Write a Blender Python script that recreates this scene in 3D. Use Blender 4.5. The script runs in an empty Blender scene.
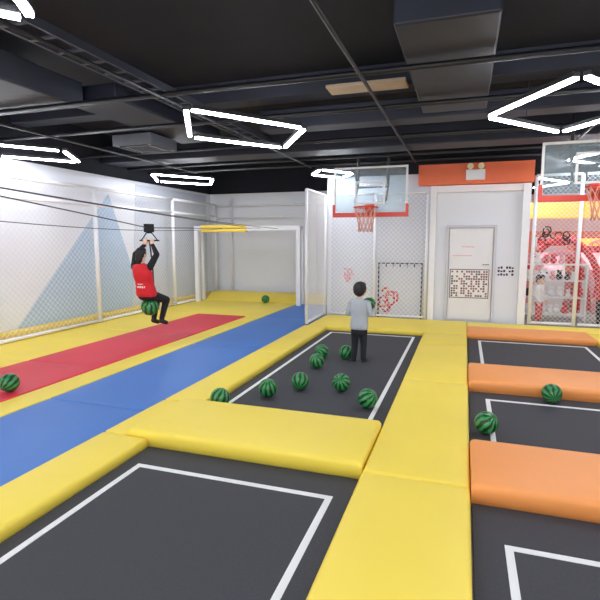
import bpy, bmesh, math, random
import numpy as np
from mathutils import Vector, Matrix
random.seed(7)
S=bpy.context.scene
S.view_settings.view_transform='Standard'
S.view_settings.exposure=0.58
V=Vector

# ---------------------------------------------------------------- materials
def srgb(c):
    return tuple(((x/255)/12.92 if x/255<=0.04045 else ((x/255+0.055)/1.055)**2.4) for x in c)+(1,)
def mat(name,rgb,rough=0.5,var=0.06,scale=3.0,bump=0.0,bscale=20,metal=0,spec=0.5,emit=0,emitc=None):
    m=bpy.data.materials.new(name); m.use_nodes=True
    nt=m.node_tree; b=nt.nodes['Principled BSDF']
    b.inputs['Roughness'].default_value=rough; b.inputs['Metallic'].default_value=metal
    b.inputs['Specular IOR Level'].default_value=spec
    c=srgb(rgb)
    tc=nt.nodes.new('ShaderNodeTexCoord')
    n=nt.nodes.new('ShaderNodeTexNoise'); n.inputs['Scale'].default_value=scale
    n.inputs['Detail'].default_value=3
    nt.links.new(tc.outputs['Object'],n.inputs['Vector'])
    r=nt.nodes.new('ShaderNodeValToRGB')
    r.color_ramp.elements[0].position=.3; r.color_ramp.elements[1].position=.7
    r.color_ramp.elements[0].color=tuple(x*(1-var) for x in c[:3])+(1,)
    r.color_ramp.elements[1].color=tuple(min(1,x*(1+var)) for x in c[:3])+(1,)
    nt.links.new(n.outputs['Fac'],r.inputs['Fac'])
    nt.links.new(r.outputs['Color'],b.inputs['Base Color'])
    if bump>0:
        n2=nt.nodes.new('ShaderNodeTexNoise'); n2.inputs['Scale'].default_value=bscale
        nt.links.new(tc.outputs['Object'],n2.inputs['Vector'])
        bp=nt.nodes.new('ShaderNodeBump'); bp.inputs['Strength'].default_value=bump
        bp.inputs['Distance'].default_value=.02
        nt.links.new(n2.outputs['Fac'],bp.inputs['Height']); nt.links.new(bp.outputs['Normal'],b.inputs['Normal'])
    if emit>0:
        b.inputs['Emission Color'].default_value=srgb(emitc or rgb); b.inputs['Emission Strength'].default_value=emit
    return m
M_yel=mat('vinyl_yellow',(250,222,84),.5,.03,1.2,.08,6)
M_yel2=mat('vinyl_yellow_wall',(248,216,92),.55,.03,1.2,.08,6)
M_ora=mat('vinyl_orange',(250,160,86),.5,.03,1.2,.08,6)
M_red=mat('vinyl_red',(224,50,72),.5,.05,1.0,.10,5)
M_blu=mat('vinyl_blue',(68,122,200),.5,.05,1.0,.10,5)
M_bed=mat('jump_bed_weave',(62,62,68),.75,.10,60,.2,250)
M_line=mat('line_white',(235,235,235),.6,.02)
M_wall=mat('wall_paint',(234,237,245),.7,.015,.6)
M_wall2=mat('wall_paint_grey',(216,219,228),.7,.02,.6)
M_door=mat('door_panel_white',(234,234,238),.45,.02)
M_mblue=mat('mural_pale_blue',(180,204,228),.7,.02)
M_mgrey=mat('mural_grey',(206,212,224),.7,.02)
M_ceil=mat('ceiling_dark',(18,20,32),.85,.25,1.2)
M_duct=mat('duct_dark',(28,32,48),.55,.25,1.5,.15,3)
M_duct2=mat('beam_grey',(46,50,64),.6,.2,1.5,.15,3)
M_pipe=mat('pipe_black',(14,16,24),.5,.1)
M_post=mat('post_white',(240,240,244),.4,.02)
M_net=mat('net_white',(246,246,250),.7,.02)
M_wire=mat('wire_dark',(70,70,80),.5,.05)
M_led=mat('led_tube',(255,255,255),.5,0,emit=34,emitc=(244,248,255))
M_ledh=mat('led_housing',(30,30,34),.5,.05)
M_obrd=mat('orange_red_band',(236,112,68),.5,.04)
M_rim=mat('rim_red',(222,66,48),.4,.05)
M_black=mat('black_rubber',(20,20,24),.6,.08)
M_decr=mat('decal_red',(226,60,66),.6,.04)
M_decp=mat('decal_pink',(244,160,170),.6,.04)
M_decb=mat('decal_black',(38,34,40),.6,.04)
M_beige=mat('panel_beige',(190,172,150),.7,.08)
M_skin=mat('skin',(232,190,165),.55,.03,20)
M_hair=mat('hair_black',(24,20,22),.55,.25,60,.4,120)
M_grey=mat('sweater_grey',(172,178,186),.9,.05,12,.3,90)
M_trou=mat('trousers_black',(28,29,36),.85,.1,10,.3,30)
M_vest=mat('vest_red',(210,28,42),.7,.06,10,.3,25)
M_sleeve=mat('sleeve_black',(24,25,32),.85,.1,10,.3,30)
M_white=mat('print_white',(240,238,236),.6,.02)
M_shoe=mat('shoe_dark',(34,34,40),.6,.1)
M_eye=mat('eye_dark',(20,16,14),.2,.0)
M_lip=mat('lip',(190,100,95),.5,.02)
M_pinkwall=mat('far_wall_pink',(246,196,190),.7,.06,.5)
M_ywarm=mat('sign_yellow',(250,200,86),.5,.05,emit=.4)
M_steel=mat('steel',(150,150,155),.3,.05,metal=.9)
M_screen=mat('screen_glow',(250,190,200),.3,.3,9,emit=.6)
M_glass=bpy.data.materials.new('backboard_acrylic'); M_glass.use_nodes=True
nt=M_glass.node_tree; nt.nodes.clear()
o=nt.nodes.new('ShaderNodeOutputMaterial'); mx=nt.nodes.new('ShaderNodeMixShader'); mx.inputs[0].default_value=.16
tr=nt.nodes.new('ShaderNodeBsdfTransparent'); tr.inputs[0].default_value=(.86,.92,.95,1)
gl=nt.nodes.new('ShaderNodeBsdfPrincipled'); gl.inputs['Base Color'].default_value=(.75,.85,.9,1); gl.inputs['Roughness'].default_value=.08
nt.links.new(tr.outputs[0],mx.inputs[1]); nt.links.new(gl.outputs[0],mx.inputs[2]); nt.links.new(mx.outputs[0],o.inputs[0])
def melon():
    m=bpy.data.materials.new('watermelon_rind'); m.use_nodes=True
    nt=m.node_tree; b=nt.nodes['Principled BSDF']; b.inputs['Roughness'].default_value=.3
    tc=nt.nodes.new('ShaderNodeTexCoord'); g=nt.nodes.new('ShaderNodeTexGradient'); g.gradient_type='RADIAL'
    n=nt.nodes.new('ShaderNodeTexNoise'); n.inputs['Scale'].default_value=14; n.inputs['Detail'].default_value=4
    nt.links.new(tc.outputs['Object'],g.inputs['Vector']); nt.links.new(tc.outputs['Object'],n.inputs['Vector'])
    a=nt.nodes.new('ShaderNodeMath'); a.operation='MULTIPLY'; a.inputs[1].default_value=62.83
    nt.links.new(g.outputs['Fac'],a.inputs[0])
    c=nt.nodes.new('ShaderNodeMath'); c.operation='MULTIPLY_ADD'; c.inputs[1].default_value=5
    nt.links.new(n.outputs['Fac'],c.inputs[0]); nt.links.new(a.outputs[0],c.inputs[2])
    s=nt.nodes.new('ShaderNodeMath'); s.operation='SINE'; nt.links.new(c.outputs[0],s.inputs[0])
    r=nt.nodes.new('ShaderNodeValToRGB')
    r.color_ramp.elements[0].position=.35; r.color_ramp.elements[0].color=srgb((12,52,32))
    r.color_ramp.elements[1].position=.6; r.color_ramp.elements[1].color=srgb((54,148,76))
    mr=nt.nodes.new('ShaderNodeMapRange'); mr.inputs['From Min'].default_value=-1
    nt.links.new(s.outputs[0],mr.inputs['Value']); nt.links.new(mr.outputs[0],r.inputs['Fac'])
    nt.links.new(r.outputs[0],b.inputs['Base Color'])
    return m
M_melon=melon()

# ---------------------------------------------------------------- helpers
def link(ob,parent=None):
    S.collection.objects.link(ob)
    if parent: ob.parent=parent
    return ob
def empty(name,loc=(0,0,0),rotz=0):
    e=bpy.data.objects.new(name,None); e.location=loc; e.rotation_euler=(0,0,rotz); e.empty_display_size=.2
    return link(e)
def from_bm(name,bm,mats,parent=None,smooth=False):
    me=bpy.data.meshes.new(name); bm.normal_update(); bm.to_mesh(me); bm.free()
    for m in (mats if isinstance(mats,(list,tuple)) else [mats]): me.materials.append(m)
    if smooth: me.polygons.foreach_set('use_smooth',[True]*len(me.polygons))
    return link(bpy.data.objects.new(name,me),parent)
def bm_box(bm,x0,x1,y0,y1,z0,z1,mi=0):
    vs=[bm.verts.new((x,y,z)) for x in (x0,x1) for y in (y0,y1) for z in (z0,z1)]
    for f in ((0,1,3,2),(4,6,7,5),(0,4,5,1),(2,3,7,6),(0,2,6,4),(1,5,7,3)):
        fa=bm.faces.new([vs[i] for i in f]); fa.material_index=mi
def box(name,x0,x1,y0,y1,z0,z1,m,parent=None,bev=0):
    bm=bmesh.new(); bm_box(bm,x0,x1,y0,y1,z0,z1)
    if bev>0: bmesh.ops.bevel(bm,geom=bm.edges[:],offset=bev,segments=3,affect='EDGES',profile=.5)
    bmesh.ops.recalc_face_normals(bm,faces=bm.faces[:])
    return from_bm(name,bm,m,parent)
def bm_tube(bm,pts,r,seg=8,mi=0,closed=False):
    pts=[V(p) for p in pts]; rings=[]; n=len(pts); prev=None
    for i,p in enumerate(pts):
        if closed: t=(pts[(i+1)%n]-pts[i-1]).normalized()
        else: t=(pts[min(i+1,n-1)]-pts[max(i-1,0)]).normalized()
        if prev is None:
            a=V((0,0,1)) if abs(t.z)<.9 else V((1,0,0)); u=t.cross(a).normalized()
        else: u=(prev-t*prev.dot(t)).normalized()
        prev=u; w=t.cross(u)
        rr=r[i] if isinstance(r,(list,tuple)) else r
        rings.append([bm.verts.new(p+u*rr*math.cos(2*math.pi*k/seg)+w*rr*math.sin(2*math.pi*k/seg)) for k in range(seg)])
    m=n if closed else n-1
    for i in range(m):
        A=rings[i]; B=rings[(i+1)%n]
        for k in range(seg):
            f=bm.faces.new((A[k],A[(k+1)%seg],B[(k+1)%seg],B[k])); f.material_index=mi; f.smooth=True
    if not closed:
        bm.faces.new(rings[0][::-1]).material_index=mi; bm.faces.new(rings[-1]).material_index=mi
def tube(name,pts,r,m,parent=None,seg=8,closed=False):
    bm=bmesh.new(); bm_tube(bm,pts,r,seg,0,closed); return from_bm(name,bm,m,parent)
def pad(name,x0,x1,y0,y1,z0,z1,m,parent=None,R=.03,bulge=.004):
    def coords(a,b):
        L=b-a; e=[0,R*.12,R*.35,R*.65,R]
        n=max(2,int((L-2*R)/.25)); mid=[R+(L-2*R)*i/n for i in range(1,n)]
        return [a+v for v in e+mid]+[b-v for v in e[::-1]]
    xs=coords(x0,x1); ys=coords(y0,y1)
    bm=bmesh.new(); G=[]
    def h(d): return 0 if d>=R else -(R-math.sqrt(max(0,R*R-(R-d)**2)))
    for x in xs:
        row=[]
        for y in ys:
            dx=min(x-x0,x1-x); dy=min(y-y0,y1-y)
            u=(x-x0)/(x1-x0); v=(y-y0)/(y1-y0)
            z=z1+max(-R,h(dx)+h(dy))+bulge*math.sin(math.pi*u)*math.sin(math.pi*v)
            row.append(bm.verts.new((x,y,z)))
        G.append(row)
    for i in range(len(xs)-1):
        for j in range(len(ys)-1):
            bm.faces.new((G[i][j],G[i+1][j],G[i+1][j+1],G[i][j+1]))
    loop=[G[i][0] for i in range(len(xs))]+[G[-1][j] for j in range(1,len(ys))]+[G[i][-1] for i in range(len(xs)-2,-1,-1)]+[G[0][j] for j in range(len(ys)-2,0,-1)]
    mid=[bm.verts.new((v.co.x,v.co.y,z1-R-.012)) for v in loop]
    low=[bm.verts.new((v.co.x,v.co.y,z0)) for v in loop]
    n=len(loop)
    for k in range(n):
        bm.faces.new((loop[k],mid[k],mid[(k+1)%n],loop[(k+1)%n]))
        if z1-R-.012>z0: bm.faces.new((mid[k],low[k],low[(k+1)%n],mid[(k+1)%n]))
    bm.faces.new(low[::-1])
    bmesh.ops.recalc_face_normals(bm,faces=bm.faces[:])
    return from_bm(name,bm,m,parent,True)
def bm_net(bm,o,u,v,W,H,sp,r,mi=0):
    o=V(o);u=V(u).normalized();v=V(v).normalized();nn=u.cross(v)
    def strip(a,b):
        p=o+u*a[0]+v*a[1]; q=o+u*b[0]+v*b[1]; d=(q-p).normalized(); s=d.cross(nn)*r; t=nn*r
        vs=[bm.verts.new(x) for x in (p+s,p+t,p-s,p-t,q+s,q+t,q-s,q-t)]
        for k in range(4):
            bm.faces.new((vs[k],vs[(k+1)%4],vs[4+(k+1)%4],vs[4+k])).material_index=mi
    c=-H+sp/2
    while c<W:
        a=max(0,c); b=min(W,c+H)
        if b-a>.01:
            strip((a,a-c),(b,b-c)); strip((a,H-(a-c)),(b,H-(b-c)))
        c+=sp
def net_panel(name,p0,p1,z0,z1,sp=.09,r=.0022,pr=.03,mid=True,posts=(True,True),zt=None,rail=None):
    e=empty(name,(0,0,0)); p0=V((*p0,0)); p1=V((*p1,0)); d=(p1-p0); L=d.length
    bm=bmesh.new(); bm_net(bm,p0+V((0,0,z0)),d,(0,0,1),L,z1-z0,sp,r); from_bm('netting',bm,M_net,e)
    bm=bmesh.new()
    for k,p in enumerate((p0,p1)):
        if posts[k]: bm_tube(bm,[p+V((0,0,z0)),p+V((0,0,(zt or z1)))],pr,10)
    bm_tube(bm,[p0+V((0,0,z1)),p1+V((0,0,z1))],pr*.8,10)
    if rail: bm_tube(bm,[p0+V((0,0,rail)),p1+V((0,0,rail))],pr*.7,10)
    if mid: bm_tube(bm,[p0+V((0,0,z0+.03)),p1+V((0,0,z0+.03))],pr*.7,10)
    from_bm('frame',bm,M_post,e); return e

# ---------------------------------------------------------------- room shell
WX0=-7.4; WX1=4.6; YB=13.5; YM=10.75; ZC=4.0; ZW=3.12; YF=-5
box('floor',WX0-.1,WX1+.1,YF,17,-.12,-.03,mat('floor_screed',(150,148,146),.8,.08))
box('ceiling',WX0-.1,WX1+.1,YF,17,ZC,ZC+.1,M_ceil)
def wall(name,x0,x1,y0,y1,m=M_wall):
    bm=bmesh.new(); bm_box(bm,x0,x1,y0,y1,-.03,ZW,0); bm_box(bm,x0,x1,y0,y1,ZW,ZC,1)
    bmesh.ops.recalc_face_normals(bm,faces=bm.faces[:]); return from_bm(name,bm,[m,M_ceil])
wall('wall_left',WX0-.1,WX0,YF,YB+.1)
wall('wall_back',WX0,-2.85,YB,YB+.1)
wall('wall_jog',-2.95,-2.85,YM,YB)
wall('wall_partition',-2.85,-.7,YM,YM+.1,M_wall2)
wall('wall_partition',-.7,1.2,YM,YM+.1)
wall('wall_right',WX1,WX1+.1,YF,17)
wall('wall_far',-2.85,WX1,16.5,16.6,M_pinkwall)
box('wall_header',1.2,WX1,YM,YM+.1,3.0,ZC,M_ceil)
def poly(name,pts,m,parent=None):
    bm=bmesh.new(); bm.faces.new([bm.verts.new(p) for p in pts]); 
    r=bmesh.ops.extrude_face_region(bm,geom=bm.faces[:]); 
    vs=[g for g in r['geom'] if isinstance(g,bmesh.types.BMVert)]
    n=(V(pts[1])-V(pts[0])).cross(V(pts[2])-V(pts[0])).normalized()*.004
    bmesh.ops.translate(bm,verts=vs,vec=n); bmesh.ops.recalc_face_normals(bm,faces=bm.faces[:])
    return from_bm(name,bm,m,parent)
mu=empty('mountain_wall_mural',(0,0,0))
x=WX0+.006
poly('blue_peak',[(x,6.3,.05),(x,10.1,.05),(x,8.95,2.75)],M_mblue,mu)
poly('grey_peak',[(x+.01,9.6,.05),(x+.01,13.2,.05),(x+.01,13.2,3.05),(x+.01,9.9,3.05)],M_mgrey,mu)
poly('blue_slope',[(x,-2.5,.05),(x,2.6,.05),(x,-.2,2.6)],M_mblue,mu)
# ---------------------------------------------------------------- foam floor
LZ=.05
pad('wall_bolster',WX0+.015,WX0+.2,YF+.5,13.4,-.03,.2,M_yel2)
ys=[YF+.5,-2,.4,2.8,5.2,7.6,9.9]
for a,b in zip(ys[:-1],ys[1:]):
    pad('yellow_floor_mat',-7.195,-5.82,a,b-.004,-.03,LZ,M_yel,R=.02,bulge=.002)
    pad('red_landing_mat',-5.81,-4.6,a,b-.004,-.03,LZ+.01,M_red,R=.02,bulge=.002)
pad('yellow_floor_mat',-7.195,-4.22,9.91,12.35,-.03,LZ,M_yel,R=.02,bulge=.002)
ysb=[YF+.5,-2,1,4,7,10,12.35]
for a,b in zip(ysb[:-1],ysb[1:]):
    pad('blue_runway_mat',-4.2,-2.97,a,b-.004,-.03,LZ,M_blu,R=.02,bulge=.002)
for a,b in zip(ys[:-1],ys[1:]):
    pad('yellow_divider_mat',-4.59,-4.21,a,b-.004,-.03,LZ,M_yel,R=.02,bulge=.002)
bm=bmesh.new()
prof=[(12.36,-.03),(12.36,.06),(12.8,.22),(13.2,.25),(13.2,-.03)]
A=[bm.verts.new((-7.05,y,z)) for y,z in prof]; B=[bm.verts.new((-2.99,y,z)) for y,z in prof]
bm.faces.new(A[::-1]); bm.faces.new(B)
for k in range(5): bm.faces.new((A[k],A[(k+1)%5],B[(k+1)%5],B[k]))
bmesh.ops.recalc_face_normals(bm,faces=bm.faces[:])
bmesh.ops.bevel(bm,geom=bm.edges[:],offset=.02,segments=2,affect='EDGES')
from_bm('foam_landing_block',bm,M_yel)
# ---------------------------------------------------------------- trampolines
PZ=.08
def strip_pads(name,x0,x1,ylist,m,z=PZ):
    for a,b in zip(ylist[:-1],ylist[1:]): pad(name,x0,x1,a,b-.004,-.03,z,m)
strip_pads('yellow_side_pad',-2.96,-2.5,[-2.4,-.5,1.2,3.38],M_yel)
pad('yellow_side_pad',-2.96,-2.72,3.38,4.29,-.03,PZ,M_yel)
strip_pads('yellow_side_pad',-2.96,-2.5,[4.3,6.7,9.1],M_yel)
strip_pads('yellow_walkway_pad',-.65,.1,[-2.4,.9,3.36,5.9,8.1,9.1],M_yel)
pad('yellow_walkway_pad',-2.9,.1,9.105,10.56,-.03,PZ,M_yel)
pad('yellow_cross_pad',-2.715,-.655,3.385,4.29,-.03,.13,M_yel,R=.035,bulge=.008)
pad('yellow_cross_pad',-2.49,-.655,-.5,.4,-.03,.13,M_yel,R=.035,bulge=.008)
for a,b in ((-.55,.3),(3.3,4.12),(5.88,6.78),(9.12,9.9)):
    pad('orange_cross_pad',.105,2.15,a,b,-.03,.13 if b<9 else .1,M_ora,R=.035,bulge=.008)
pad('yellow_back_pad',.105,4.4,9.92,10.5,-.03,PZ,M_yel)
strip_pads('yellow_walkway_pad',2.16,2.9,[-2.4,.9,3.36,5.9,8.1,9.9],M_yel)
for a,b in ((-.55,.3),(3.3,4.12),(5.88,6.78),(9.0,9.9)):
    pad('orange_cross_pad',2.91,4.58,a,b,-.03,.12,M_ora,R=.035,bulge=.008)
def trampoline(x0,x1,y0,y1,ins=.15,li=(None,)*4):
    e=empty('trampoline',((x0+x1)/2,(y0+y1)/2,0)); ox,oy=e.location.x,e.location.y
    bx=lambda n,a,b,c,d,z0,z1,m: box(n,a-ox,b-ox,c-oy,d-oy,z0,z1,m,e)
    bx('jump_bed',x0,x1,y0,y1,-.03,0,M_bed)
    a=x0+(li[0] or ins); b=x1-(li[1] or ins); c=y0+(li[2] or ins); d=y1-(li[3] or ins); w=.045
    bx('line_left',a,a+w,c,d,0,.003,M_line); bx('line_right',b-w,b,c,d,0,.003,M_line)
    bx('line_front',a+w,b-w,c,c+w,0,.003,M_line); bx('line_back',a+w,b-w,d-w,d,0,.003,M_line)
trampoline(-2.49,-.66,4.3,9.095,li=(.12,.13,.13,.16))
trampoline(-2.49,-.66,.41,3.375,li=(.12,.13,.2,.3))
for X0,X1 in ((.115,2.14),(2.92,4.57)):
    trampoline(X0,X1,.31,3.29,li=(.17,.17,.17,.42)); trampoline(X0,X1,4.13,5.87,li=(.17,.17,.17,.24))
    trampoline(X0,X1,6.79,8.99 if X0>2 else 9.11,li=(.17,.17,.17,.14))
# ---------------------------------------------------------------- nets and posts
py=[-2.7,.1,2.9,5.5,8.2,11.0,13.25]
for a,b in zip(py[:-1],py[1:]):
    net_panel('safety_net_panel',(-7.12,a),(-7.12,b),.06,2.78,sp=.11,r=.003,pr=.045,posts=(False,True),rail=2.45)
net_panel('safety_net_panel',(-7.06,13.3),(-2.98,13.3),.0,2.75,sp=.12,r=.0028,pr=.03,posts=(False,False),rail=2.4)
for X in (-6.65,-4.0):
    tube('net_post',[(X,13.40,.0),(X,13.40,2.95)],.04,M_post)
net_panel('safety_net_panel',(-2.93,9.15),(-2.93,10.52),.09,2.72,sp=.085,r=.004)
net_panel('safety_net_panel',(-2.87,10.58),(-1.84,10.58),.09,2.72,sp=.10,r=.0045,posts=(False,True))
net_panel('safety_net_panel',(-1.78,10.58),(-.75,10.58),.09,2.72,sp=.10,r=.0045,posts=(False,True))
net_panel('safety_net_panel',(1.27,10.57),(2.06,10.57),.09,2.98,sp=.085,r=.003,pr=.035)
net_panel('safety_net_panel',(2.13,10.57),(3.3,10.57),.09,2.98,sp=.085,r=.003,pr=.035,posts=(False,True))
net_panel('safety_net_panel',(3.37,10.57),(4.5,10.57),.09,2.98,sp=.085,r=.003,pr=.035,posts=(False,True))
# ---------------------------------------------------------------- zip line
g=empty('zipline_portal_frame',(-5.57,12.0,0))
bm=bmesh.new()
for X in (-1.45,1.52):
    bm_box(bm,X-.055,X+.055,-.055,.055,LZ,2.1)
    bm_box(bm,X-.03,X+.03,.055,.3,2.02,2.08); bm_box(bm,X-.04,X+.04,.26,.34,LZ,2.1)
bm_box(bm,-1.5,1.57,-.06,.06,2.0,2.12)
bmesh.ops.recalc_face_normals(bm,faces=bm.faces[:]); from_bm('posts_and_beam',bm,M_post,g)
box('beam_foam',-1.28,.07,-.085,.085,1.96,2.15,M_yel2,g,.02)
g2=empty('zipline_start_frame',(-5.2,-3.05,0))
bm=bmesh.new()
for X in (-.9,.9): bm_box(bm,X-.05,X+.05,-.05,.05,LZ,3.1)
bm_box(bm,-.95,.95,-.05,.05,2.75,3.1); bmesh.ops.recalc_face_normals(bm,faces=bm.faces[:]); from_bm('posts_and_beam',bm,M_post,g2)
def sag(x0,z0,x1,z1,s,y0=-2.99,y1=11.93,n=24):
    return [(x0+(x1-x0)*i/n,y0+(y1-y0)*i/n,z0+(z1-z0)*i/n-s*4*(i/n)*(1-i/n)) for i in range(n+1)]
bm=bmesh.new()
bm_tube(bm,[(-5.1,-2.99,3.02),(-5.1,2,2.50),(-5.1,6.0,2.08),(-5.1,7.02,1.965),(-5.1,7.14,1.955),(-5.1,7.26,1.957),(-5.1,9.5,2.0),(-5.1,11.93,2.06)],.009,6)
bm_tube(bm,sag(-5.4,2.9,-5.55,2.10,.10),.008,6)
bm_tube(bm,sag(-4.85,2.85,-4.6,2.04,.16),.007,6)
bm_tube(bm,sag(-5.6,2.8,-6.2,2.05,.40),.007,6)
from_bm('zipline_cable',bm,M_wire)
# ---------------------------------------------------------------- balls
def sphere_bm(r,seg=32,rg=20,c=(0,0,0)):
    bm=bmesh.new(); bmesh.ops.create_uvsphere(bm,u_segments=seg,v_segments=rg,radius=r)
    bmesh.ops.translate(bm,verts=bm.verts[:],vec=c); return bm
def ball(x,y,zs,r=.11,parent=None,name='watermelon_ball'):
    bm=sphere_bm(r); 
    bm_tube(bm,[(0,0,r-.002),(0,0,r+.003)],.008,8)
    o=from_bm(name,bm,[M_melon],parent,True); o.location=(x,y,zs+r)
    o.rotation_euler=(random.uniform(.3,1.4),random.uniform(-.8,.8),random.uniform(0,6)); return o
for x,y in ((-1.77,5.30),(-2.375,4.45),(-2.03,4.93),(-1.30,5.40),(-.90,4.92),(-1.86,6.29),(-1.96,6.87),(-1.60,6.93),(.25,4.58),(.956,5.72)):
    ball(x,y,.003,.103)
ball(-4.77,4.01,LZ+.012,.105); ball(-5.05,12.15,LZ+.002)
# ---------------------------------------------------------------- basketball hoops
def hoop(cx,y,z0,z1,w=1.42):
    e=empty('basketball_hoop',(cx,y,(z0+z1)/2)); H=(z1-z0)/2; W=w/2
    box('backboard_panel',-W,W,-.008,.008,-H,H,M_glass,e)
    bm=bmesh.new()
    def rect(bm,a,b,c,d,t,y0,y1):
        bm_box(bm,a,b,y0,y1,d-t,d); bm_box(bm,a,b,y0,y1,c,c+t); bm_box(bm,a,a+t,y0,y1,c+t,d-t); bm_box(bm,b-t,b,y0,y1,c+t,d-t)
    rect(bm,-W,W,-H,H,.035,-.016,.016); rect(bm,-.29,.29,-H+.2,-H+.64,.035,-.014,-.009)
    bmesh.ops.recalc_face_normals(bm,faces=bm.faces[:]); from_bm('backboard_frame',bm,M_white,e)
    bm=bmesh.new(); bm_box(bm,-W-.02,W+.02,-.035,.035,-H-.04,-H+.045)
    for s in (-1,1):
        a,b=sorted((s*(W-.03),s*(W+.022))); bm_box(bm,a,b,-.034,.034,-H+.045,-H+.2)
    bmesh.ops.recalc_face_normals(bm,faces=bm.faces[:]); from_bm('edge_padding',bm,M_rim,e)
    R=.225; rc=V((0,-.40,-H+.12)); bm=bmesh.new()
    bm_tube(bm,[rc+V((R*math.cos(t),R*math.sin(t),0)) for t in [2*math.pi*i/32 for i in range(32)]],.012,8,0,True)
    bm_box(bm,-.09,.09,-.19,-.02,-H+.10,-H+.125); bm_box(bm,-.09,.09,-.035,-.018,-H+.03,-H+.2)
    bm_tube(bm,[(-.08,-.04,-H+.05),(-.05,-.2,-H+.1)],.008,6); bm_tube(bm,[(.08,-.04,-H+.05),(.05,-.2,-H+.1)],.008,6)
    bmesh.ops.recalc_face_normals(bm,faces=bm.faces[:]); from_bm('rim',bm,M_rim,e)
    bm=bmesh.new(); lv=[(0,R),(.12,R*.82),(.24,R*.66),(.36,R*.58),(.45,R*.6)]; n=12
    for k in range(n):
        for s in (-1,1):
            pts=[rc+V((r*math.cos(2*math.pi*(k+s*j*.5)/n),r*math.sin(2*math.pi*(k+s*j*.5)/n),-d)) for j,(d,r) in enumerate(lv)]
            bm_tube(bm,pts,.006,5)
    from_bm('hoop_net',bm,mat('hoop_net_cord',(226,160,140),.8),e)
    bm=bmesh.new()
    for s in (-1,1):
        bm_tube(bm,[(s*.3,.02,-H+.25),(s*.3,.3,.1)],.02,8); bm_tube(bm,[(s*.3,.02,H-.1),(s*.3,.3,.1)],.02,8)
        bm_tube(bm,[(s*.3,.3,.1),(s*.3,.3,ZC-e.location.z-.005)],.025,8)
    bm_tube(bm,[(-.3,.3,.1),(.3,.3,.1)],.02,8)
    from_bm('ceiling_bracket',bm,M_ledh,e)
hoop(-1.76,9.5,2.23,3.14)
hoop(1.74,8.0,2.34,3.14,1.46)
# ---------------------------------------------------------------- LED fixtures
def led(cx,cy,z=3.1,s=1.0,rot=0):
    L,N,R,F=[V((a,b,0))*s for a,b in ((-.79,0),(-.1,-1.23),(.8,0),(.12,1.12))]
    e=empty('led_hex_light',(cx,cy,z),rot)
    bm=bmesh.new(); bh=bmesh.new()
    for a,b in ((L,N),(N,R),(R,F),(F,L)):
        d=(b-a).normalized(); p=a+d*.07; q=b-d*.07; n=V((-d.y,d.x,0))
        def bar(bmm,w,z0,z1):
            vs=[bmm.verts.new(x) for x in (p-n*w+V((0,0,z0)),p+n*w+V((0,0,z0)),q+n*w+V((0,0,z0)),q-n*w+V((0,0,z0)),p-n*w+V((0,0,z1)),p+n*w+V((0,0,z1)),q+n*w+V((0,0,z1)),q-n*w+V((0,0,z1)))]
            for f in ((0,1,2,3),(7,6,5,4),(0,4,5,1),(1,5,6,2),(2,6,7,3),(3,7,4,0)): bmm.faces.new([vs[i] for i in f])
        bar(bm,.022,-.016,.008); bar(bh,.034,.0085,.05)
        bm_tube(bh,[(p+q)/2+V((0,0,.05)),(p+q)/2+V((0,0,.2))],.003,5)
    for b_ in (bm,bh): bmesh.ops.recalc_face_normals(b_,faces=b_.faces[:])
    from_bm('led_bars',bm,M_led,e); from_bm('housing',bh,M_ledh,e)
for cx,cy,s in ((-2.7,5.86,1),(.97,5.98,1),(-6.55,6.15,.85),(-6.1,9.95,.9),(-2.65,10.0,.55) ,(2.3,9.5,.9),
              (-6.3,1.4,1),(-2.7,1.4,1),(.97,1.4,1),(-6.3,-3,1),(-2.7,-3,1),(.97,-3,1),(3.6,3.5,.8),(1.5,13.2,1),(3.6,13.6,.8)):
    led(cx,cy,3.1,s)
# ---------------------------------------------------------------- ceiling services
box('air_duct',WX0+.02,3.9,8.75,9.35,3.36,3.7,M_duct,bev=.02)
box('air_duct',-.6,.2,4.1,6.95,3.42,3.7,M_duct,bev=.02)
box('air_duct',-7.3,-4.6,3.9,5.2,3.40,3.7,M_duct2,bev=.02)
box('air_duct',-5.0,-4.2,5.3,8.1,3.5,3.7,M_duct,bev=.02)
box('air_duct',-3.0,3.9,7.05,7.45,3.40,3.68,M_duct,bev=.02)
for y in (2.5,6.6,10.0,11.6): box('ceiling_beam',WX0+.01,-2.97 if y>10.5 else WX1-.01,y,y+.35,3.72,ZC-.005,M_duct2 if y<8 else M_duct)
for y in (4.9,6.2,7.95,9.6,10.4): tube('sprinkler_pipe',[(WX0+.05,y,3.355),(4.4,y,3.355)],.03,M_pipe,seg=10)
for x in (-6.0,-3.2,-1.0,1.6): tube('conduit_pipe',[(x,-3,3.30),(x,10.3,3.30)],.018,M_pipe,seg=8)
bm=bmesh.new()
for x in (-3.75,-3.45): bm_box(bm,x,x+.03,1,8.6,3.5,3.58)
for i in range(24): bm_box(bm,-3.72,-3.45,1.1+i*.31,1.14+i*.31,3.5,3.52)
bmesh.ops.recalc_face_normals(bm,faces=bm.faces[:]); from_bm('cable_tray',bm,M_duct2)
box('ceiling_access_panel',-1.75,-.75,6.25,6.58,3.66,3.70,M_beige,bev=.005)
e=empty('ceiling_ac_cassette',(-5.25,7.35,3.30))
box('case',-.38,.38,-.38,.38,0,.18,mat('ac_case',(96,100,110),.5),e,.015)
bm=bmesh.new()
for s in (-1,1): bm_box(bm,-.26,.26,s*.31-.03,s*.31+.03,-.012,0); bm_box(bm,s*.31-.03,s*.31+.03,-.26,.26,-.012,0)
for i in range(6): bm_box(bm,-.2,.2,-.19+i*.07,-.16+i*.07,-.01,0)
bmesh.ops.recalc_face_normals(bm,faces=bm.faces[:]); from_bm('vents',bm,M_ledh,e)
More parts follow.
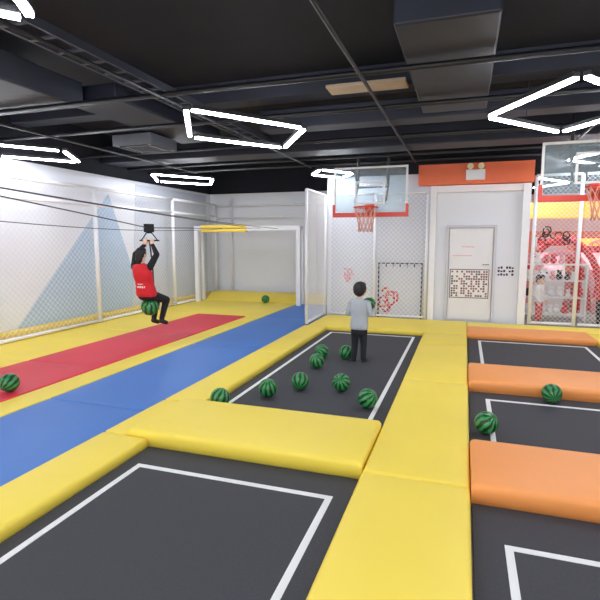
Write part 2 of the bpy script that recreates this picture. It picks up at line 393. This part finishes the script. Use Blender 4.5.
# ---------------------------------------------------------------- partition wall dressing
box('orange_header_band',-.95,1.22,10.5,10.745,2.86,3.27,M_obrd,bev=.01)
e=empty('emergency_light',(.15,10.465,3.05))
box('battery_box',-.18,.18,-.03,.03,-.12,.08,M_post,e,.01)
for s in (-1,1):
    bm=bmesh.new(); bm_tube(bm,[(s*.1,-.01,.08),(s*.1,-.02,.12)],.02,8); bm_tube(bm,[(s*.1,.02,.15),(s*.1,-.06,.14)],[.045,.06],12); from_bm('lamp_head',bm,mat('lamp_shell',(236,226,180),.4),e)
e=empty('door_1',(0,10.7,0))
bm=bmesh.new()
for a,b in ((-.70,-.58),(1.05,1.19)): bm_box(bm,a,b,-.12,.045,-.03,2.85)
bm_box(bm,-.58,1.05,-.08,.045,2.72,2.85)
bmesh.ops.recalc_face_normals(bm,faces=bm.faces[:]); from_bm('outer_frame',bm,M_post,e)
bm=bmesh.new(); bm_box(bm,-.36,-.31,-.03,.04,.08,2.05); bm_box(bm,.56,.61,-.03,.04,.08,2.05); bm_box(bm,-.31,.56,-.03,.04,2.0,2.05)
bmesh.ops.recalc_face_normals(bm,faces=bm.faces[:]); from_bm('door_jamb',bm,mat('jamb_grey',(208,208,216),.5),e)
box('door_leaf',-.30,.55,0,.035,.09,1.99,M_door,e,.006)
tube('handle',[(.48,-.005,1.25),(.48,-.05,1.25),(.36,-.05,1.25)],.01,M_steel,e)
bm=bmesh.new(); random.seed(3)
for i in range(15):
    for j in range(11):
        if random.random()<.55: bm_box(bm,-.24+i*.048,-.24+i*.048+.036,-.007,-.004,.58+j*.05,.58+j*.05+.036,random.choice((0,0,1)))
bm_box(bm,-.26,.49,-.004,0,.56,1.14,2)
for q in ((-.27,.50,.55,.565),(-.27,.50,1.135,1.15)): bm_box(bm,q[0],q[1],-.008,0,q[2],q[3],1)
for q in ((-.27,-.255),(.485,.50)): bm_box(bm,q[0],q[1],-.008,0,.565,1.135,1)
bmesh.ops.recalc_face_normals(bm,faces=bm.faces[:]); from_bm('notice_poster',bm,[mat('print_maroon',(150,90,100),.6),mat('print_dark',(90,80,88),.6),M_white],e)
bm=bmesh.new()
for i in range(7):
    bm_box(bm,-.22+i*.055,-.22+i*.055+.03,-.003,0,1.42,1.42+random.choice((.02,.03,.04)))
for i in range(5): bm_box(bm,-.05+i*.05,-.02+i*.05,-.003,0,1.60,1.62)
from_bm('lettering',bm,M_decp,e)
def scribble(name,x0,x1,y,z0,z1,m,n,seed,r=.018,e=None,Rm=.14):
    random.seed(seed); bm=bmesh.new()
    for k in range(n):
        cx=random.uniform(x0+.06,x1-.06); cz=random.uniform(z0+.06,z1-.06); R=random.uniform(.04,Rm); a0=random.uniform(0,6); 
        pts=[(min(x1,max(x0,cx+R*math.cos(a0+t*.5))),y,min(z1,max(z0,cz+R*1.2*math.sin(a0+t*.5)))) for t in range(random.randint(5,10))]
        bm_tube(bm,pts,r,5)
    for v in bm.verts: v.co.y=y+(v.co.y-y)*.15
    return from_bm(name,bm,m,e)
scribble('cartoon_wall_decal',-1.74,-1.35,YM-.006,.15,.7,M_decr,12,5,.022,None,.10)
scribble('pink_wall_lettering',-2.6,-2.3,YM-.006,.75,1.2,M_decp,7,9,.014,None,.08)
bm=bmesh.new(); random.seed(6)
for r_ in range(3):
    for i in range(6):
        if random.random()<.85: bm_box(bm,.66+i*.052,.66+i*.052+.038,YM-.006,YM-.001,1.03+r_*.07,1.03+r_*.07+random.choice((.03,.045)))
from_bm('wall_lettering_print',bm,M_decb)
e=empty('black_gate_rail',(-1.3,10.70,0))
bm=bmesh.new()
bm_tube(bm,[(-.46,0,-.03),(-.46,0,1.25),(.46,0,1.25),(.46,0,-.03)],.016,8)
for i in range(5): bm_tube(bm,[(-.3+i*.15,0,1.25),(-.3+i*.15,0,1.17)],.012,6)
from_bm('rail',bm,M_decb,e)
# ---------------------------------------------------------------- neighbouring play area
box('yellow_sign_fascia',1.25,4.5,12.9,13.0,2.25,2.62,M_ywarm,bev=.02)
for x in (1.35,4.4): tube('sign_post',[(x,12.95,-.03),(x,12.95,2.245)],.05,M_post)
def arcade(x,y,m1,m2):
    e=empty('arcade_machine',(x,y,-.03))
    bm=bmesh.new(); pr=[(-.35,0),(-.35,.75),(-.45,.85),(-.3,1.0),(-.12,1.5),(-.32,1.6),(-.32,1.85),(.35,1.85),(.35,0)]
    A=[bm.verts.new((-.36,a,b)) for a,b in pr]; B=[bm.verts.new((.36,a,b)) for a,b in pr]
    bm.faces.new(A); bm.faces.new(B[::-1])
    for k in range(len(pr)): bm.faces.new((A[k],B[k],B[(k+1)%len(pr)],A[(k+1)%len(pr)]))
    bmesh.ops.recalc_face_normals(bm,faces=bm.faces[:]); from_bm('cabinet',bm,m1,e)
    bm=bmesh.new(); vs=[bm.verts.new(p) for p in ((-.28,-.302,1.03),(.28,-.302,1.03),(.28,-.145,1.46),(-.28,-.145,1.46))]; bm.faces.new(vs); from_bm('screen',bm,M_screen,e)
    box('marquee',-.33,.33,-.335,-.32,1.63,1.82,m2,e)
    bm=bmesh.new()
    for i in range(4): bm_tube(bm,[(-.2+i*.13,-.38,.92),(-.2+i*.13,-.385,.96)],.025,10)
    bm_tube(bm,[(.26,-.38,.9),(.26,-.4,1.02)],.012,8); from_bm('controls',bm,M_decb,e)
arcade(2.1,14.3,M_white,M_decr); arcade(3.1,14.3,M_decr,M_ywarm); arcade(4.0,14.3,M_white,M_decp)
box('coral_display_wall',.2,4.4,15.9,16.1,-.03,2.0,mat('coral',(240,130,104),.6,.1))
for cx,R,mm in ((2.3,.95,M_decr),(2.3,.78,M_decp),(3.9,.6,M_decr)):
    tube('inflatable_arch',[(cx+R*math.cos(t),13.55 if cx<3 else 13.6,-.03+max(0,1.0)*0+R*1.9*math.sin(t)) for t in [math.pi*i/20 for i in range(21)]],.08,mm,None,12)
e=empty('toy_display_shelf',(1.95,12.3,-.03)); random.seed(11)
bm=bmesh.new()
for x in (-.62,.62): bm_box(bm,x-.02,x+.02,-.18,.18,0,1.25)
for z in (.1,.48,.86,1.22): bm_box(bm,-.6,.6,-.18,.18,z,z+.025)
bmesh.ops.recalc_face_normals(bm,faces=bm.faces[:]); from_bm('shelf_frame',bm,M_white,e)
bm=bmesh.new()
for z in (.125,.505,.885,1.245):
    xx=-.54
    while xx<.56:
        r=random.uniform(.055,.09); mi=random.choice((0,0,1,2,2,3))
        for (dz,rr) in ((r,r),(r*2.35,r*.68)):
            q=bmesh.ops.create_uvsphere(bm,u_segments=12,v_segments=8,radius=rr); bmesh.ops.translate(bm,verts=q['verts'],vec=(xx,-.02,z+dz))
            for f in {f for v in q['verts'] for f in v.link_faces}: f.material_index=mi; f.smooth=True
        for s in (-1,1):
            q=bmesh.ops.create_uvsphere(bm,u_segments=8,v_segments=6,radius=r*.28); bmesh.ops.translate(bm,verts=q['verts'],vec=(xx+s*r*.5,-.02,z+r*2.95))
            for f in {f for v in q['verts'] for f in v.link_faces}: f.material_index=mi; f.smooth=True
        xx+=r*2.2
from_bm('plush_toys',bm,[M_decr,M_decp,M_white,M_decb],e)
e=empty('printed_net_banner',(1.62,10.49,1.82))
scribble('pattern',-.28,.28,0,-.16,.18,M_decb,14,21,.012,e,.07)
e=empty('printed_net_banner',(2.55,10.49,1.55))
scribble('pattern',-.35,.35,0,-.35,.3,M_decp,9,24,.016,e,.12)

# ---------------------------------------------------------------- people
def frame_axes(ax):
    a=V((0,0,1)) if abs(ax.z)<.9 else V((0,1,0)); u=ax.cross(a).normalized(); return u,ax.cross(u).normalized()
def skin_rings(bm,rings,a,b):
    seg=len(rings[0])
    for i in range(len(rings)-1):
        for k in range(seg): bm.faces.new((rings[i][k],rings[i][(k+1)%seg],rings[i+1][(k+1)%seg],rings[i+1][k]))
    for k in range(seg):
        bm.faces.new((a,rings[0][(k+1)%seg],rings[0][k])); bm.faces.new((b,rings[-1][k],rings[-1][(k+1)%seg]))
def capsule(bm,p0,p1,r0,r1,seg=14):
    p0=V(p0);p1=V(p1);d=p1-p0; ax=d.normalized() if d.length>1e-6 else V((0,0,1)); u,w=frame_axes(ax)
    prof=[(p0+ax*r0*math.sin(t),r0*math.cos(t)) for t in (-1.2,-.8,-.4,0)]+[(p1+ax*r1*math.sin(t),r1*math.cos(t)) for t in (0,.4,.8,1.2)]
    rings=[[bm.verts.new(c+u*r*math.cos(2*math.pi*k/seg)+w*r*math.sin(2*math.pi*k/seg)) for k in range(seg)] for c,r in prof]
    skin_rings(bm,rings,bm.verts.new(p0-ax*r0),bm.verts.new(p1+ax*r1))
def tsec(sec,n=5):
    """smooth interpolation of torso sections (z,yc,rx,ry)"""
    out=[]
    for i in range(len(sec)-1):
        p0=sec[max(i-1,0)];p1=sec[i];p2=sec[i+1];p3=sec[min(i+2,len(sec)-1)]
        for k in range(n):
            t=k/n
            out.append(tuple(.5*((2*b)+(-a+c)*t+(2*a-5*b+4*c-d)*t*t+(-a+3*b-3*c+d)*t**3) for a,b,c,d in zip(p0,p1,p2,p3)))
    out.append(sec[-1]); return out
def build_person(e,parts,mats,voxel,post=None,name='body'):
    bm=bmesh.new()
    for p in parts:
        if p[0]=='c': capsule(bm,*p[1:5])
        elif p[0]=='t':
            ss=tsec(p[1]); seg=28; rings=[]
            for z,yc,rx,ry in ss:
                rings.append([bm.verts.new((rx*math.copysign(abs(math.cos(t))**.85,math.cos(t)),yc+ry*math.copysign(abs(math.sin(t))**.85,math.sin(t)),z)) for t in [2*math.pi*k/seg for k in range(seg)]])
            skin_rings(bm,rings,bm.verts.new((0,ss[0][1],ss[0][0])),bm.verts.new((0,ss[-1][1],ss[-1][0])))
        else:
            r=bmesh.ops.create_uvsphere(bm,u_segments=20,v_segments=14,radius=1)
            M=Matrix.Translation(V(p[1]))@Matrix.Diagonal((*p[2],1))
            bmesh.ops.transform(bm,matrix=M,verts=r['verts'])
    bmesh.ops.recalc_face_normals(bm,faces=bm.faces[:])
    me=bpy.data.meshes.new('tmp'); bm.to_mesh(me); bm.free(); ob=bpy.data.objects.new('tmp',me); S.collection.objects.link(ob)
    md=ob.modifiers.new('r','REMESH'); md.mode='VOXEL'; md.voxel_size=voxel
    sm=ob.modifiers.new('s','SMOOTH'); sm.factor=.5; sm.iterations=5
    dg=bpy.context.evaluated_depsgraph_get(); nm=bpy.data.meshes.new_from_object(ob.evaluated_get(dg))
    bpy.data.objects.remove(ob)
    nm.materials.clear()
    for m in mats: nm.materials.append(m)
    nf=len(nm.polygons); C=np.empty(nf*3); nm.polygons.foreach_get('center',C); C=C.reshape(-1,3)
    best=np.full(nf,1e9); idx=np.zeros(nf,int)
    for p in parts:
        if p[0]=='c':
            a=np.array(p[1]);b=np.array(p[2]);d=b-a; L2=max(d@d,1e-9); t=np.clip(((C-a)@d)/L2,0,1)
            q=a+t[:,None]*d; dist=np.linalg.norm(C-q,axis=1)-(p[3]+(p[4]-p[3])*t); mi=p[5]
        elif p[0]=='t':
            ss=np.array(tsec(p[1])); z=C[:,2]
            yc=np.interp(z,ss[:,0],ss[:,1]); rx=np.interp(z,ss[:,0],ss[:,2]); ry=np.interp(z,ss[:,0],ss[:,3])
            k=np.sqrt((C[:,0]/rx)**2+((C[:,1]-yc)/ry)**2)
            dist=(k-1)*np.minimum(rx,ry)+np.maximum(0,ss[0,0]-z)*2+np.maximum(0,z-ss[-1,0])*2-.004; mi=p[4]
        else:
            Q=C-np.array(p[1])
            k=np.linalg.norm(Q/np.array(p[2]),axis=1); dist=(k-1)*min(p[2]); mi=p[4]
        m=dist<best; best[m]=dist[m]; idx[m]=mi
    if post: post(C,idx)
    nm.polygons.foreach_set('material_index',idx.astype(np.int32)); nm.polygons.foreach_set('use_smooth',[True]*nf)
    nm.update(); nm.name=name
    return link(bpy.data.objects.new(name,nm),e)
def hand_ball(parts,C,R,n,f,wrist,rf,L,sk,thumb_s):
    C=V(C);n=V(n).normalized();f=(V(f)-n*V(f).dot(n)).normalized();s=n.cross(f)
    pc=C+n*(R+rf*1.3)
    sp=rf*2.15
    for i in range(4):
        o=(i-1.5)*sp; b0=C+(R+rf*1.2)*n.lerp(f,-.18).normalized()+s*o*.8; k0=C+(R+rf)*(n*math.cos(.28)+f*math.sin(.28))+s*o
        parts.append(('c',tuple(b0),tuple(k0),rf*1.35,rf*1.15,sk))
        Lf=L*(.86,1,.95,.74)[i]; prev=k0; th=.28
        for seg in range(3):
            th+=Lf*(.42,.32,.26)[seg]/(R+rf); q=C+(R+rf*.9)*(n*math.cos(th)+f*math.sin(th))+s*o*(1+.12*(seg+1))
            r0=rf*(1.05-.1*seg); parts.append(('c',tuple(prev),tuple(q),r0,r0*.92,sk)); prev=q
    t0=pc-f*L*.25+s*thumb_s*sp*1.4
    t1=C+(R+rf)*(n+s*thumb_s*.38+f*.02).normalized(); t2=C+(R+rf)*(n+s*thumb_s*.62+f*.22).normalized()
    parts.append(('c',tuple(t0),tuple(t1),rf*1.4,rf*1.15,sk)); parts.append(('c',tuple(t1),tuple(t2),rf*1.1,rf*.95,sk))
    parts.append(('c',tuple(wrist),tuple(pc-f*L*.45),rf*2.2,rf*2.1,sk))
def head_parts(parts,c,h,w,d,sk,hr,longhair=False):
    c=V(c)
    E=lambda o,r,m: parts.append(('e',tuple(c+V(o)),r,None,m))
    E((0,.0,.01*h),(w*.95,d*.93,h*.93),sk)
    E((0,d*.28,-h*.55),(w*.62,d*.55,h*.42),sk)
    E((0,d*.62,-h*.80),(w*.3,d*.22,h*.17),sk)
    parts.append(('c',tuple(c+V((0,d*.88,0))),tuple(c+V((0,d*1.06,-h*.25))),w*.09,w*.15,sk))
    for s in (-1,1):
        E((s*w*.97,-d*.02,-h*.06),(w*.12,d*.17,h*.23),sk)
        E((s*w*.42,d*.70,-h*.22),(w*.3,d*.2,h*.2),sk)
    E((0,-d*.13,h*.16),(w*1.04,d*.97,h*.9),hr)
    E((0,d*.28,h*.60),(w*.86,d*.66,h*.42),hr)
    E((0,-d*.42,-h*.12),(w*.9,d*.66,h*.72),hr)
    if longhair:
        E((0,-d*.62,-h*.55),(w*.8,d*.5,h*.75),hr)
        parts.append(('c',tuple(c+V((0,-d*.95,-h*.1))),tuple(c+V((0,-d*1.1,-h*1.15))),w*.42,w*.22,hr))
def face_bits(e,c,h,w,d):
    for s in (-1,1):
        bm=sphere_bm(1,12,8); o=from_bm('eye',bm,M_eye,e,True); o.scale=(w*.13,d*.06,h*.06); o.location=(c[0]+s*w*.36,c[1]+d*.86,c[2]-h*.0)
        bm=sphere_bm(1,12,8); o=from_bm('eyebrow',bm,M_hair,e,True); o.scale=(w*.2,d*.05,h*.03); o.location=(c[0]+s*w*.37,c[1]+d*.86,c[2]+h*.14)
    bm=sphere_bm(1,12,8); o=from_bm('mouth',bm,M_lip,e,True); o.scale=(w*.24,d*.07,h*.05); o.location=(c[0],c[1]+d*.80,c[2]-h*.52)
SK,HR,TOP,TR,SH=0,1,2,3,4

boy=empty('boy_holding_ball',(-1.39,6.83,.003),math.radians(-6))
p=[]
BC=(.085,.175,.81)
HD=(.112,.092,.105); hc=(0,.012,1.045)
head_parts(p,hc,*HD,SK,HR)
p.append(('c',(0,-.005,.88),(0,.005,.95),.042,.040,SK))
p.append(('c',(0,-.005,.885),(0,-.003,.905),.052,.047,TOP))
p+= [('c',(-.098,-.005,.865),(.098,-.005,.865),.043,.043,TOP),
     ('t',[(.48,0,.118,.088),(.50,0,.130,.096),(.56,0,.128,.094),(.66,.002,.122,.086),(.78,0,.128,.084),(.86,-.004,.118,.070),(.905,-.006,.07,.05)],None,None,TOP),
     ('t',[(.40,0,.10,.075),(.44,0,.112,.084),(.50,0,.112,.084)],None,None,TR)]
for s in (-1,1):
    p+= [('c',(s*.056,0,.46),(s*.066,.012,.27),.066,.050,TR),('c',(s*.066,.012,.27),(s*.07,-.008,.06),.050,.040,TR),
         ('c',(s*.07,-.015,.03),(s*.082,.085,.022),.030,.024,SH)]
p+= [('c',(.122,-.005,.855),(.172,-.01,.70),.046,.037,TOP),('c',(.172,-.01,.70),(.195,.105,.765),.036,.028,TOP),
     ('c',(-.122,-.005,.855),(-.170,-.005,.695),.046,.037,TOP),('c',(-.170,-.005,.695),(-.07,.105,.755),.036,.028,TOP)]
hand_ball(p,BC,.11,(1,-.25,-.35),(0,1,.25),(.197,.115,.77),.0075,.058,SK,1)
hand_ball(p,BC,.11,(-1,-.3,-.35),(0,1,.2),(-.058,.115,.76),.0075,.058,SK,-1)
build_person(boy,p,[M_skin,M_hair,M_grey,M_trou,M_shoe],.0055)
face_bits(boy,hc,*HD)
b=ball(0,0,0,.11,boy,'held_ball'); b.location=BC

rider=empty('zipline_rider',(-5.1,7.04,0),math.radians(-4))
p=[]
hc=(0,-.12,1.51)
head_parts(p,hc,.115,.08,.10,SK,HR,True)
RED,BLK=2,3
p.append(('c',(0,-.12,1.32),(0,-.12,1.43),.052,.048,SK))
p+= [('c',(-.13,-.12,1.285),(.13,-.12,1.285),.06,.06,RED),
     ('t',[(.80,-.01,.165,.13),(.83,-.015,.178,.142),(.92,-.035,.172,.132),(1.04,-.065,.158,.115),(1.16,-.095,.170,.118),(1.26,-.115,.168,.10),(1.33,-.12,.12,.075),(1.355,-.12,.075,.06)],None,None,RED),
     ('e',(0,.0,.80),(.17,.14,.09),None,BLK)]
for s in (-1,1):
    p+= [('c',(s*.160,-.11,1.30),(s*.225,.0,1.51),.060,.048,BLK),('c',(s*.225,.0,1.51),(s*.085,.075,1.665),.047,.033,BLK),
         ('c',(s*.085,.02,.81),(s*.10,.37,.70),.092,.065,BLK),('c',(s*.10,.37,.70),(s*.085,.25,.38),.063,.045,BLK),
         ('c',(s*.085,.235,.34),(s*.09,.36,.29),.044,.036,SH)]
    B=V((s*.075,.10,1.74)); rf=.0095; rb=.014
    p.append(('c',(s*.085,.075,1.665),(s*.075,.072,1.70),.027,.03,SK))
    for i in range(4):
        o=(i-1.5)*.021; ln=(.9,1,.97,.8)[i]; R=rb+rf
        k=[V((B.x+o,B.y-.032,B.z-.03))]
        for a in (25,75*ln+10,140*ln,215*ln):
            a=math.radians(a); k.append(V((B.x+o,B.y-R*math.cos(a),B.z+R*math.sin(a))))
        for j in range(4): p.append(('c',tuple(k[j]),tuple(k[j+1]),rf*(1.1-.06*j),rf*(1.04-.06*j),SK))
    t=[V((B.x-s*.03,B.y-.025,B.z-.04)),V((B.x-s*.048,B.y+.0,B.z-.028)),V((B.x-s*.035,B.y+.024,B.z-.012))]
    p.append(('c',tuple(t[0]),tuple(t[1]),.0125,.011,SK)); p.append(('c',tuple(t[1]),tuple(t[2]),.011,.0095,SK))
def vestprint(C,idx):
    x,y,z=C[:,0],C[:,1],C[:,2]
    m=(idx==RED)&(y<-.08)
    idx[m&(abs(x)<.085)&(z>.95)&(z<.985)&(np.sin(x*170)>-.2)]=5
    idx[m&(abs(x)<.06)&(z>1.005)&(z<1.025)&(np.sin(x*230)>-.2)]=5
build_person(rider,p,[M_skin,M_hair,M_vest,M_sleeve,M_shoe,M_white],.0062,vestprint)
face_bits(rider,hc,.115,.08,.10)
tube('handle_bar',[(-.2,.10,1.74),(.2,.10,1.74)],.014,M_black,rider,10)
bm=bmesh.new(); zc=1.91
bm_tube(bm,[(-.17,.10,1.745),(-.02,.10,zc-.0)],.009,6); bm_tube(bm,[(.17,.10,1.745),(.02,.10,zc-.0)],.009,6)
bm_tube(bm,[(0,.10,1.74),(0,.16,1.3),(0,.17,.95),(0,.13,.70)],.012,8)
from_bm('suspension_rope',bm,M_black,rider)
bm=bmesh.new()
for s in (-1,1): bm_box(bm,s*.022-.005,s*.022+.005,.0,.2,zc-.03,zc+.11)
bm_box(bm,-.027,.027,.06,.14,zc-.05,zc-.02)
for y in (.04,.16): bm_tube(bm,[(-.016,y,zc+.08),(.016,y,zc+.08)],.026,12)
bmesh.ops.recalc_face_normals(bm,faces=bm.faces[:]); from_bm('trolley',bm,M_black,rider)
b=ball(0,0,0,.15,rider,'ball_seat'); b.location=(0,.05,.61)

def visitor(name,x,y,rot,H,top,tr,longhair=False):
    e=empty(name,(x,y,-.028),rot); k=H/1.2; p=[]
    hs=.105*(.8+.2*k) ; hc=(0,.012*k,H-hs)
    head_parts(p,hc,hs,hs*.78,hs*.9,SK,HR,longhair)
    z=lambda v:v*k
    p.append(('c',(0,0,z(.92)),(0,0,hc[2]-hs*.6),.038*k,.036*k,SK))
    p+= [('c',(-.105*k,0,z(.91)),(.105*k,0,z(.91)),.043*k,.043*k,TOP),
         ('t',[(z(.54),0,.122*k,.09*k),(z(.60),0,.128*k,.094*k),(z(.72),0,.118*k,.082*k),(z(.84),0,.128*k,.083*k),(z(.91),0,.118*k,.068*k),(z(.95),0,.06*k,.045*k)],None,None,TOP),
         ('e',(0,0,z(.53)),(.115*k,.086*k,.08*k),None,TR)]
    for s in (-1,1):
        p+= [('c',(s*.06*k,0,z(.54)),(s*.068*k,.012,z(.30)),.068*k,.048*k,TR),('c',(s*.068*k,.012,z(.30)),(s*.072*k,-.01,z(.06)),.047*k,.036*k,TR),
             ('c',(s*.072*k,-.015*k,.035),(s*.085*k,.1*k,.028),.033,.028,SH),
             ('c',(s*.13*k,0,z(.90)),(s*.175*k,-.01,z(.72)),.043*k,.035*k,TOP),('c',(s*.175*k,-.01,z(.72)),(s*.17*k,.07*k,z(.58)),.034*k,.024*k,TOP)]
        w=V((s*.17*k,.075*k,z(.565))); p.append(('c',tuple(w),tuple(w+V((0,.015,-.05*k))),.024*k,.026*k,SK))
        for i in range(4):
            o=V((0,(i-1.5)*.019*k,0)); a=w+o+V((0,.015,-.055*k)); L=(.85,1,.95,.72)[i]*k
            b_=a+V((-s*.004,.006,-.032*L)); c_=b_+V((-s*.014,.004,-.024*L))
            p.append(('c',tuple(a),tuple(b_),.0095*k,.009*k,SK)); p.append(('c',tuple(b_),tuple(c_),.009*k,.008*k,SK))
        t0=w+V((0,.03*k,-.02*k)); p.append(('c',tuple(t0),tuple(t0+V((-s*.012,.028*k,-.035*k))),.012*k,.009*k,SK))
    build_person(e,p,[M_skin,M_hair,top,tr,M_shoe],.007)
    face_bits(e,hc,hs,hs*.78,hs*.9)
visitor('child_visitor',2.75,11.5,2.3,1.2,M_decr,M_trou)
visitor('woman_visitor',3.2,12.1,1.9,1.6,M_white,M_trou,True)
visitor('child_visitor',1.55,11.45,-2.2,1.05,M_white,M_decr)

# ---------------------------------------------------------------- world + camera
w=bpy.data.worlds.new('World'); S.world=w; w.use_nodes=True
bg=w.node_tree.nodes['Background']; bg.inputs[0].default_value=(.93,.95,1,1); bg.inputs[1].default_value=1.8
cam=bpy.data.cameras.new('Camera'); co=bpy.data.objects.new('Camera',cam); S.collection.objects.link(co)
co.location=(0,0,1.75); co.rotation_euler=(math.radians(83),0,math.radians(18.5))
cam.sensor_width=36; cam.lens=29.34; cam.clip_start=.05
S.camera=co
